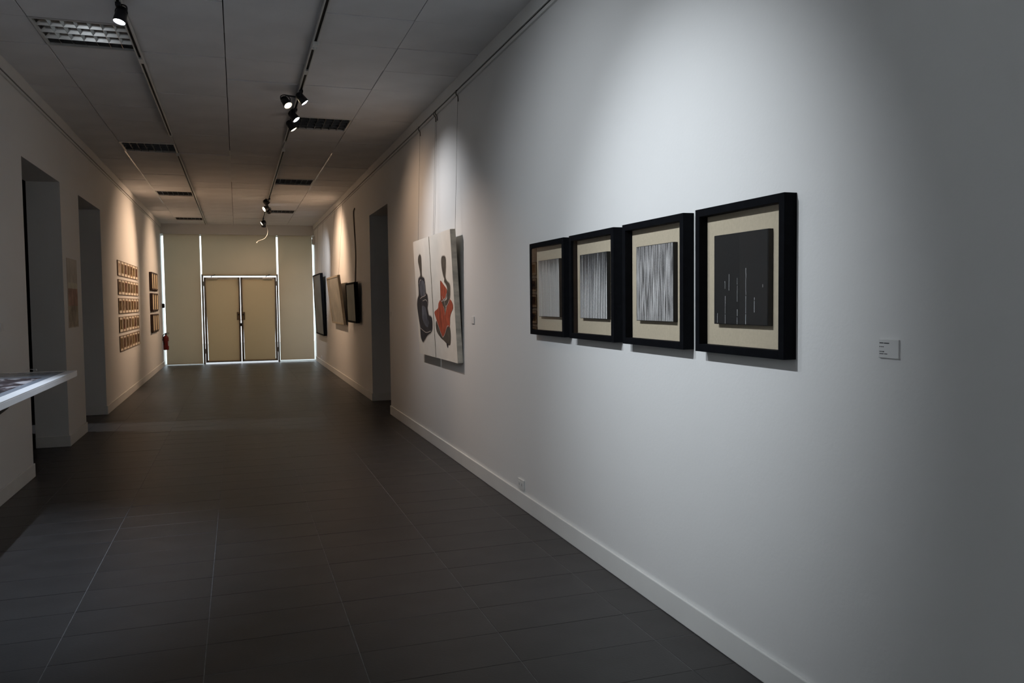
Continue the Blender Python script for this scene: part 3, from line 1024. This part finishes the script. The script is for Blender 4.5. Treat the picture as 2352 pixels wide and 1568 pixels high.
FA_DARK = [(0.631, 0.815), (0.556, 0.804), (0.533, 0.767), (0.551, 0.714), (0.591, 0.665), (0.633, 0.641), (0.62, 0.617), (0.697, 0.594), (0.737, 0.563), (0.708, 0.521), (0.684, 0.479), (0.554, 0.468), (0.403, 0.479), (0.374, 0.458), (0.538, 0.42), (0.562, 0.368), (0.629, 0.419), (0.749, 0.452), (0.831, 0.493), (0.869, 0.568), (0.845, 0.598), (0.755, 0.617), (0.702, 0.638), (0.692, 0.666), (0.723, 0.716), (0.745, 0.782), (0.719, 0.807)]
FA_SCARF = [(0.439, 0.63), (0.596, 0.59), (0.711, 0.559), (0.706, 0.529), (0.622, 0.488), (0.509, 0.486), (0.401, 0.473), (0.434, 0.553)]
FA_RED = [(0.403, 0.479), (0.286, 0.45), (0.245, 0.41), (0.057, 0.38), (0.095, 0.343), (0.154, 0.307), (0.244, 0.253), (0.336, 0.209), (0.396, 0.183), (0.49, 0.202), (0.638, 0.264), (0.75, 0.273), (0.786, 0.341), (0.847, 0.379), (0.944, 0.416), (0.92, 0.458), (0.807, 0.481), (0.695, 0.436), (0.583, 0.372), (0.535, 0.412), (0.456, 0.452)]
FA_LEGS = [(0.126, 0.307), (0.08, 0.27), (0.121, 0.216), (0.297, 0.173), (0.448, 0.153), (0.594, 0.131), (0.718, 0.13), (0.769, 0.196), (0.759, 0.256), (0.715, 0.273), (0.628, 0.266), (0.49, 0.202), (0.396, 0.183), (0.309, 0.207), (0.218, 0.257)]
FA_FOOT = [(0.555, 0.136), (0.590, 0.105), (0.615, 0.104), (0.632, 0.125), (0.655, 0.136)]
FA_LINES = [[(0.403, 0.479), (0.461, 0.465), (0.556, 0.472), (0.622, 0.428), (0.722, 0.444), (0.816, 0.476)], [(0.476, 0.508), (0.533, 0.481), (0.639, 0.492), (0.7, 0.525)],
            [(0.152, 0.302), (0.244, 0.253), (0.334, 0.204), (0.406, 0.181), (0.519, 0.211), (0.629, 0.268), (0.717, 0.277)], [(0.62, 0.43), (0.585, 0.38), (0.57, 0.36)]]

def sheet(name, pts, m, T, parent, off, sm=True):
    bm = bmesh.new()
    poly_sheet(bm, smooth_loop(pts) if sm else pts, T, off)
    return finish(name, bm, m, parent)

def paint_b(T, p):
    sheet('painted_shadow', grow(FB_BODY, 0.018), 'paint_halo', T, p, 0.0002)
    sheet('painted_body', FB_BODY, 'paint_black', T, p, 0.0006)
    sheet('painted_highlight', FB_HI1, 'paint_slate', T, p, 0.0012)
    sheet('painted_highlight', FB_HI2, 'paint_slate', T, p, 0.0012)
    sheet('painted_highlight', FB_HI3, 'paint_slate', T, p, 0.0018)
    sheet('painted_head', FB_HEAD, 'paint_umber', T, p, 0.0012)
    for ln in FB_LINES:
        bm = bmesh.new()
        ribbon(bm, ln, T, 0.0030, 0.006)
        finish('painted_line', bm, 'paint_chalk', p)

def paint_a(T, p):
    sheet('painted_shadow', grow(FA_DARK, 0.014), 'paint_halo', T, p, 0.0002)
    sheet('painted_body', FA_DARK, 'paint_umber', T, p, 0.0006)
    sheet('painted_legs', FA_LEGS, 'paint_umber', T, p, 0.0006)
    sheet('painted_foot', FA_FOOT, 'paint_black', T, p, 0.0008)
    sheet('painted_scarf', FA_SCARF, 'paint_red', T, p, 0.0014)
    sheet('painted_skirt', FA_RED, 'paint_red', T, p, 0.0014)
    for ln in FA_LINES:
        bm = bmesh.new()
        ribbon(bm, ln, T, 0.0030, 0.006)
        finish('painted_line', bm, 'paint_chalk', p)

canvas(7.575, 8.290, 'pale canvas of a seated figure in black, left half of the hanging diptych', paint_b)
canvas(6.755, 7.550, 'pale canvas of a seated figure in red cloth, right half of the hanging diptych', paint_a)

# ------------------------------------------------------------------ three pictures beyond the right opening
def leaning_picture(y0, y1, zb, zt, db, dt, th, face, framem, label, bar=0.03):
    ang = math.atan2(dt - db, zt - zb)
    hgt = math.hypot(dt - db, zt - zb)
    up = Vector((-math.sin(ang), 0, math.cos(ang)))
    nrm = Vector((-math.cos(ang), 0, -math.sin(ang)))
    base = Vector((XR - db, y1, zb))
    t = thing('large_picture', (XR - db, (y0 + y1) / 2, zb), label, 'picture', 'pictures beyond the right opening')
    def blk(name, ya, yb_, v0, v1, o0, o1, m):
        bm = bmesh.new()
        vs_ = []
        for o in (o0, o1):
            for (y, v) in ((ya, v0), (yb_, v0), (yb_, v1), (ya, v1)):
                vs_.append(bm.verts.new(Vector((base.x, y, base.z)) + up * v + nrm * o))
        bm.faces.new(vs_[:4])
        bm.faces.new(vs_[4:])
        for i in range(4):
            j = (i + 1) % 4
            bm.faces.new((vs_[i], vs_[j], vs_[4 + j], vs_[4 + i]))
        return finish(name, bm, m, t)
    blk('frame_side', y0, y0 + bar, 0, hgt, -th, 0, framem)
    blk('frame_side', y1 - bar, y1, 0, hgt, -th, 0, framem)
    blk('frame_bottom', y0 + bar, y1 - bar, 0, bar, -th, 0, framem)
    blk('frame_top', y0 + bar, y1 - bar, hgt - bar, hgt, -th, 0, framem)
    blk('picture_face', y0 + bar, y1 - bar, bar, hgt - bar, -th + 0.005, -0.008, face)
    for q in (0.15, 0.85):
        yy = y0 + (y1 - y0) * q
        p = Vector((base.x, yy, base.z)) + up * (hgt - 0.06) + nrm * (-th)
        if label.startswith('dark'):
            break
        bm = bmesh.new()
        tube(bm, [(XR - 0.012, yy, 3.168), p], 0.0018, 5)
        finish('hanging_wire', bm, 'steel_wire', t)
    return t
leaning_picture(17.95, 19.70, 0.71, 2.06, 0.075, 0.13, 0.06, 'far_canvas_grey', 'black_frame', 'tall grey picture leaning out, last on the right wall before the blinds')
leaning_picture(14.45, 16.28, 1.03, 1.90, 0.07, 0.165, 0.045, 'far_canvas_pale', 'far_frame_pale', 'pale picture leaning out between the grey one and the small dark one')
leaning_picture(12.72, 13.76, 1.10, 1.735, 0.095, 0.115, 0.06, 'far_canvas_green', 'black_frame', 'dark framed picture nearest the right opening, with a cable above')

bm = bmesh.new()
tube(bm, curve_pts([(XR - 0.004, 13.27, 2.92), (XR - 0.03, 13.20, 2.84), (XR - 0.035, 13.12, 2.60), (XR - 0.03, 13.06, 2.2), (XR - 0.05, 13.0, 1.80), (XR - 0.055, 13.0, 1.745)]), 0.011)
tag(finish('hanging_cable', bm, 'cable_grey', smooth=True), 'thick dark cable hanging down the wall to the dark framed picture', 'cable')

# ------------------------------------------------------------------ thirty-five small frames and nine brown boxes on the left wall
def art_material(n):
    tones = [(0.52, 0.37, 0.21), (0.56, 0.42, 0.24), (0.48, 0.34, 0.19), (0.60, 0.45, 0.23), (0.50, 0.33, 0.22), (0.55, 0.42, 0.27), (0.45, 0.34, 0.21)]
    accents = [(0.25, 0.12, 0.06), (0.35, 0.10, 0.06), (0.20, 0.16, 0.10), (0.55, 0.42, 0.22), (0.30, 0.20, 0.10)]
    a, b = tones[n % 7], accents[n % 5]
    m, nt, bs = nodes_of('small_art_%d' % n)
    bs.inputs['Roughness'].default_value = 0.6
    tc = nt.nodes.new('ShaderNodeTexCoord')
    mp = nt.nodes.new('ShaderNodeMapping')
    mp.inputs['Location'].default_value = (n * 3.1, n * 1.7, n)
    mp.inputs['Scale'].default_value = (1, 10, 6)
    nt.links.new(tc.outputs['Object'], mp.inputs[0])
    nz = nt.nodes.new('ShaderNodeTexNoise')
    nz.inputs['Scale'].default_value = 1.3
    nz.inputs['Detail'].default_value = 3
    nt.links.new(mp.outputs[0], nz.inputs['Vector'])
    r = nt.nodes.new('ShaderNodeValToRGB')
    r.color_ramp.elements[0].position = 0.36
    r.color_ramp.elements[0].color = (*b, 1)
    r.color_ramp.elements[1].position = 0.52
    r.color_ramp.elements[1].color = (*a, 1)
    nt.links.new(nz.outputs[0], r.inputs[0])
    nt.links.new(r.outputs[0], bs.inputs['Base Color'])
    return m.name
ARTS = [art_material(n) for n in range(12)]
FW, FH = 0.345, 0.228
def small_frame(loc):
    y, z = loc
    t = thing('small_frame', (XL, y, z), 'x', 'picture', 'grid of small brown frames')
    d, b = 0.015, 0.008
    y0, y1, z0, z1 = y - FW / 2, y + FW / 2, z, z + FH
    for nm, q in (('frame_side', (XL, XL + d, y0, y0 + b, z0, z1)), ('frame_side', (XL, XL + d, y1 - b, y1, z0, z1)),
                  ('frame_top', (XL, XL + d, y0 + b, y1 - b, z1 - b, z1)), ('frame_bottom', (XL, XL + d, y0 + b, y1 - b, z0, z0 + b))):
        finish(nm, B(q), 'wood_frame_brown', t)
    finish('mount', B((XL + 0.002, XL + 0.010, y0 + b, y1 - b, z0 + b, z1 - b)), 'mount_tan', t)
    return t
proto = small_frame((13.345, 1.853))
ORD = ['first', 'second', 'third', 'fourth', 'fifth', 'sixth', 'seventh']
ROWN = ['top', 'second', 'middle', 'fourth', 'bottom']
ROWZ = [1.853, 1.574, 1.297, 1.018, 0.739]
first = True
art_mesh = None
for r_ in range(5):
    for c_ in range(7):
        y = 13.345 + 0.3605 * c_
        if first:
            o = proto
            first = False
        else:
            o = copy_tree(proto, None, (XL, y, ROWZ[r_]))
        o['label'] = 'small brown framed picture, %s in the %s row counted from the camera' % (ORD[c_], ROWN[r_])
        rnd = random.Random(r_ * 7 + c_)
        mx, mz = rnd.uniform(0.035, 0.07), rnd.uniform(0.030, 0.050)
        bm = B((0.010, 0.0112, -FW / 2 + mx, FW / 2 - mx, mz, FH - mz * rnd.uniform(0.7, 1.1)))
        me = bpy.data.meshes.new('picture_sheet')
        bm.to_mesh(me)
        bm.free()
        me.materials.append(MATS[ARTS[(r_ * 5 + c_ * 3) % 12]])
        s = bpy.data.objects.new('picture_sheet', me)
        col.objects.link(s)
        s.parent = o

def brown_box(y, z):
    t = thing('brown_box_frame', (XL, y, z), 'x', 'box frame', 'brown wooden box frames')
    w, h, d, b = 0.37, 0.352, 0.055, 0.018
    y0, y1, z0, z1 = y - w / 2, y + w / 2, z, z + h
    finish('frame_side', B((XL, XL + d, y0, y0 + b, z0, z1)), 'box_brown', t)
    finish('frame_side', B((XL, XL + d, y1 - b, y1, z0, z1)), 'box_brown', t)
    finish('frame_top', B((XL, XL + d, y0 + b, y1 - b, z1 - 0.026, z1)), 'box_brown', t)
    finish('frame_bottom', B((XL, XL + d, y0 + b, y1 - b, z0, z0 + 0.026)), 'box_brown', t)
    finish('front_panel', B((XL + 0.01, XL + d - 0.008, y0 + b, y1 - b, z0 + 0.026, z1 - 0.026)), 'box_front', t)
    for q in (y0 + 0.05, y1 - 0.05):  # small brown tabs below the lower edge
        finish('bottom_tab', B((XL + 0.004, XL + d - 0.01, q - 0.016, q + 0.016, z0 - 0.022, z0)), 'box_brown', t)
    return t
bp = brown_box(17.93, 1.723)
for r_, z in enumerate((1.723, 1.302, 0.878)):
    for c_ in range(3):
        o = bp if (r_ == 0 and c_ == 0) else copy_tree(bp, None, (XL, 17.93 + 0.428 * c_, z))
        o['label'] = 'dark brown box frame with a cream front, %s in the %s row from the camera' % (ORD[c_], ('upper', 'middle', 'lower')[r_])

# ------------------------------------------------------------------ things on the walls
def caption(y, z, w, h, side, label, lines=True):
    s = -1 if side == 'r' else 1
    xw = XR if side == 'r' else XL
    xs = sorted((xw, xw + s * 0.006))
    t = thing('caption_card', (xw, y, z - h / 2), label, 'caption card', 'caption cards')
    finish('card', B((xs[0], xs[1], y - w / 2, y + w / 2, z - h / 2, z + h / 2), bev=0.001), 'label_card', t)
    if lines:
        bm = bmesh.new()
        xl = sorted((xw + s * 0.006, xw + s * 0.0064))
        # illegible print, set from the far edge: blocks for the words
        yl = y + w / 2 - 0.004 if side == 'r' else y - w / 2 + 0.004
        dr = -1 if side == 'r' else 1
        rows = [(0.80, [0.20, 0.26], 0.05), (0.60, [0.05, 0.05, 0.05], 0.045), (0.34, [0.03, 0.05, 0.10], 0.045), (0.22, [0.22, 0.15], 0.04)]
        for v, words, hh in rows:
            c = yl
            for wd in words:
                a, b = c, c + dr * wd * w
                box(bm, xl[0], xl[1], min(a, b), max(a, b), z - h / 2 + (v - hh / 2) * h, z - h / 2 + (v + hh / 2) * h)
                c = b + dr * 0.03 * w
        finish('print', bm, 'ink', t)
    return t
caption(1.931, 1.266, 0.078, 0.055, 'r', 'white caption card alone on the right wall, nearest the camera')
caption(6.43, 1.266, 0.078, 0.058, 'r', 'small white caption card right of the hanging diptych', False)
caption(10.22, 1.27, 0.078, 0.058, 'r', 'tiny white caption card at the edge of the right opening', False)
caption(12.55, 1.26, 0.078, 0.058, 'r', 'tiny caption card right of the dark framed picture', False)
caption(14.15, 1.26, 0.078, 0.058, 'r', 'tiny caption card between the dark framed and the pale pictures', False)
caption(17.3, 1.25, 0.078, 0.058, 'r', 'tiny caption card between the pale and the tall grey pictures', False)
caption(6.90, 1.27, 0.078, 0.058, 'l', 'pale caption card on the left wall above the shelf', False)

def outlet(y, z, label):
    t = thing('wall_outlet', (XR, y, z - 0.035), label, 'outlet', 'wall outlets')
    finish('plate', B((XR - 0.009, XR, y - 0.058, y + 0.058, z - 0.035, z + 0.035), bev=0.002), 'white_plastic', t)
    for q in (-0.024, 0.024):
        s_ = finish('socket', B((XR - 0.011, XR - 0.008, y + q - 0.018, y + q + 0.018, z - 0.02, z + 0.02), bev=0.001), 'white_plastic', t)
        finish('hole', B((XR - 0.0114, XR - 0.0108, y + q - 0.008, y + q - 0.005, z - 0.008, z + 0.008),
                         (XR - 0.0114, XR - 0.0108, y + q + 0.005, y + q + 0.008, z - 0.008, z + 0.008)), 'ink', s_)
    return t
outlet(5.26, 0.163, 'white wall outlet low on the wall under the black frames')
outlet(19.3, 0.163, 'tiny wall outlet low on the right wall near the blinds')

# box high in the far right corner
t = thing('emergency_light', (XR, 20.42, 2.83), 'small pale box fixed high in the far right corner', 'emergency light')
finish('body', B((XR - 0.055, XR, 20.36, 20.52, 2.83, 3.03), bev=0.006), 'label_card', t)
finish('cover', B((XR - 0.060, XR - 0.055, 20.375, 20.505, 2.845, 2.96), bev=0.002), 'lock_brass', t)

# poster between the openings
t = thing('poster', (XL, 9.69, 1.19), 'dim brownish poster on the wall between the two left openings', 'poster')
finish('sheet', B((XL, XL + 0.004, 9.42, 9.965, 1.19, 1.912)), 'poster_paper', t)
finish('printed_field', B((XL + 0.004, XL + 0.0046, 9.44, 9.95, 1.42, 1.60)), 'poster_red', t)
finish('printed_field', B((XL + 0.004, XL + 0.0046, 9.44, 9.95, 1.20, 1.42)), 'poster_brown', t)
finish('printed_field', B((XL + 0.004, XL + 0.0046, 9.44, 9.95, 1.60, 1.66)), 'poster_gold', t)

# notices and box at the end of the left wall
for (y, z, w, h, lb) in ((20.0, 1.525, 0.46, 0.325, 'pale paper notice on the left wall beyond the brown boxes'),
                         (19.95, 1.205, 0.16, 0.15, 'small pale note below the paper notice beyond the brown boxes'),
                         (20.33, 1.12, 0.12, 0.30, 'narrow pale note above the fire extinguisher')):
    bm = bmesh.new()
    bbox(bm, XL, XL + 0.003, y - w / 2, y + w / 2, z - h / 2, z + h / 2, b=0.0006, seg=1)
    n_ = tag(finish('paper_notice', bm, 'paper'), lb, 'notice', 'paper notices')
t = thing('wall_box', (XL, 20.52, 1.35), 'small dark box on the left wall edge beside the blind', 'wall box')
finish('body', B((XL, XL + 0.05, 20.48, 20.58, 1.345, 1.445), bev=0.005), 'black_metal', t)
finish('cover', B((XL + 0.05, XL + 0.056, 20.49, 20.57, 1.355, 1.435), bev=0.002), 'door_metal', t)

# fire extinguisher hanging on the left wall
ex, ey = XL + 0.075, 20.32
t = thing('fire_extinguisher', (ex, ey, 0.385), 'dark red fire extinguisher hanging at the far end of the left wall', 'fire extinguisher')
bm = bmesh.new()
lathe(bm, (ex, ey, 0.385), (0, 0, 1), [(0, 0.0), (0, 0.056), (0.012, 0.06), (0.27, 0.06), (0.30, 0.052), (0.322, 0.03), (0.335, 0.018), (0.35, 0.018), (0.35, 0)], 24, cap=False)
finish('cylinder', bm, 'extinguisher_red', t, smooth=True)
bm = bmesh.new()
lathe(bm, (ex, ey, 0.735), (0, 0, 1), [(0, 0.02), (0.03, 0.022), (0.035, 0.0)], 14)
finish('valve', bm, 'black_metal', t, smooth=True)
finish('handle', B((ex - 0.012, ex + 0.075, ey - 0.01, ey + 0.01, 0.765, 0.775), (ex - 0.012, ex + 0.065, ey - 0.01, ey + 0.01, 0.742, 0.75)), 'black_metal', t)
bm = bmesh.new()
tube(bm, curve_pts([(ex + 0.02, ey, 0.755), (ex - 0.05, ey - 0.03, 0.73), (ex - 0.055, ey - 0.055, 0.62), (ex - 0.04, ey - 0.065, 0.50)]), 0.009)
finish('hose', bm, 'black_metal', t, smooth=True)
bm = bmesh.new()
n = 8
va, vb = [], []
for i in range(n + 1):
    a = -0.75 + 1.2 * i / n
    va.append(bm.verts.new((ex + 0.0606 * math.cos(a), ey + 0.0606 * math.sin(a), 0.475)))
    vb.append(bm.verts.new((ex + 0.0606 * math.cos(a), ey + 0.0606 * math.sin(a), 0.585)))
for i in range(n):
    bm.faces.new((va[i], va[i + 1], vb[i + 1], vb[i]))
finish('sticker', bm, 'paper', t, smooth=True)
finish('bracket', B((XL, ex - 0.03, ey - 0.02, ey + 0.02, 0.60, 0.63)), 'black_metal', t)

# ------------------------------------------------------------------ display shelf on the left wall
TX, TY0, TY1, TZ = -1.118, 3.0, 6.64, 0.95
t = thing('display_shelf', ((XL + TX) / 2, (TY0 + TY1) / 2, 0.35), 'white wall-mounted display shelf with a thick pale edge', 'shelf')
finish('shelf_top', B((XL, TX, TY0, TY1, TZ - 0.042, TZ - 0.006), bev=0.002), 'table_white', t)
finish('rim', B((TX - 0.066, TX, TY0, TY1, TZ - 0.006, TZ), bev=0.0015), 'table_white', t)
finish('rim', B((XL, TX - 0.066, TY1 - 0.05, TY1, TZ - 0.006, TZ), bev=0.0015), 'table_white', t)
for yy in (3.6, 4.95):
    bm = bmesh.new()
    pr = [(XL, TZ - 0.042), (TX + 0.02 - 0.06, TZ - 0.042), (TX - 0.05, TZ - 0.07), (XL, TZ - 0.46)]
    A = [bm.verts.new((p[0], yy - 0.012, p[1])) for p in pr]
    Bv = [bm.verts.new((p[0], yy + 0.012, p[1])) for p in pr]
    bm.faces.new(A)
    bm.faces.new(Bv[::-1])
    for q in range(4):
        bm.faces.new((A[q], A[(q + 1) % 4], Bv[(q + 1) % 4], Bv[q]))
    finish('bracket', bm, 'door_metal', t)
# acrylic-covered board let into the shelf and the print on it
finish('inlay_board', B((XL + 0.004, TX - 0.068, TY0 + 0.05, TY1 - 0.055, TZ - 0.006, TZ - 0.0005)), 'acrylic_board', t)
bm = B((XL + 0.06, -1.233, 3.6, 6.06, TZ - 0.0004, TZ + 0.0012))
tag(finish('photo_print', bm, 'table_print'), 'dark photographic print with pale streaks lying on the shelf board', 'print')
bm = bmesh.new()
pts = curve_pts([(-1.46, 6.60, TZ + 0.003), (-1.44, 6.61, TZ + 0.014), (-1.41, 6.615, TZ + 0.02), (-1.385, 6.61, TZ + 0.016), (-1.372, 6.60, TZ + 0.022), (-1.366, 6.59, TZ + 0.010)], 5)
prev = None
for p in pts:
    a = (bm.verts.new(p + Vector((0, -0.012, 0))), bm.verts.new(p + Vector((0, 0.012, 0.001))), bm.verts.new(p + Vector((0, 0.012, 0.002))), bm.verts.new(p + Vector((0, -0.012, 0.001))))
    if prev:
        for q in range(4):
            bm.faces.new((prev[q], prev[(q + 1) % 4], a[(q + 1) % 4], a[q]))
    prev = a
tag(finish('paper_strip', bm, 'paper', smooth=True), 'thin curled paper strip on the far edge of the display shelf', 'paper strip')

# ------------------------------------------------------------------ unseen lamp added in the adjoining room to cast the floor streak through the second left opening
t = thing('side_room_added_lamp', (-7.7, 12.2, 0.0), 'unseen lamp added in the dark side room to cast the floor streak', 'lamp')
bm = bmesh.new()
lathe(bm, (-7.7, 12.2, 0.0), (0, 0, 1), [(0, 0.18), (0.02, 0.18), (0.03, 0.02), (2.50, 0.015)], 18)
finish('stand', bm, 'black_metal', t, smooth=True)
bm = bmesh.new()
lathe(bm, (-7.66, 12.19, 2.60), (1, -0.25, -0.35), [(-0.08, 0.0), (-0.08, 0.04), (0.0, 0.08), (0.02, 0.08)], 18, cap=False)
finish('head', bm, 'black_metal', t, smooth=True)
ld = bpy.data.lights.new('lamp_beam', 'SPOT')
ld.energy = 1700
ld.color = (0.9, 0.94, 1.0)
ld.spot_size = math.radians(34)
ld.spot_blend = 0.6
ld.shadow_soft_size = 0.05
lo = bpy.data.objects.new('lamp_beam', ld)
col.objects.link(lo)
lo.parent = t
lo.location = wmat(t).inverted() @ Vector((-7.60, 12.18, 2.58))
lo.rotation_euler = (Vector((-0.9, 10.4, 0.0)) - Vector((-7.60, 12.18, 2.58))).to_track_quat('-Z', 'Y').to_euler()
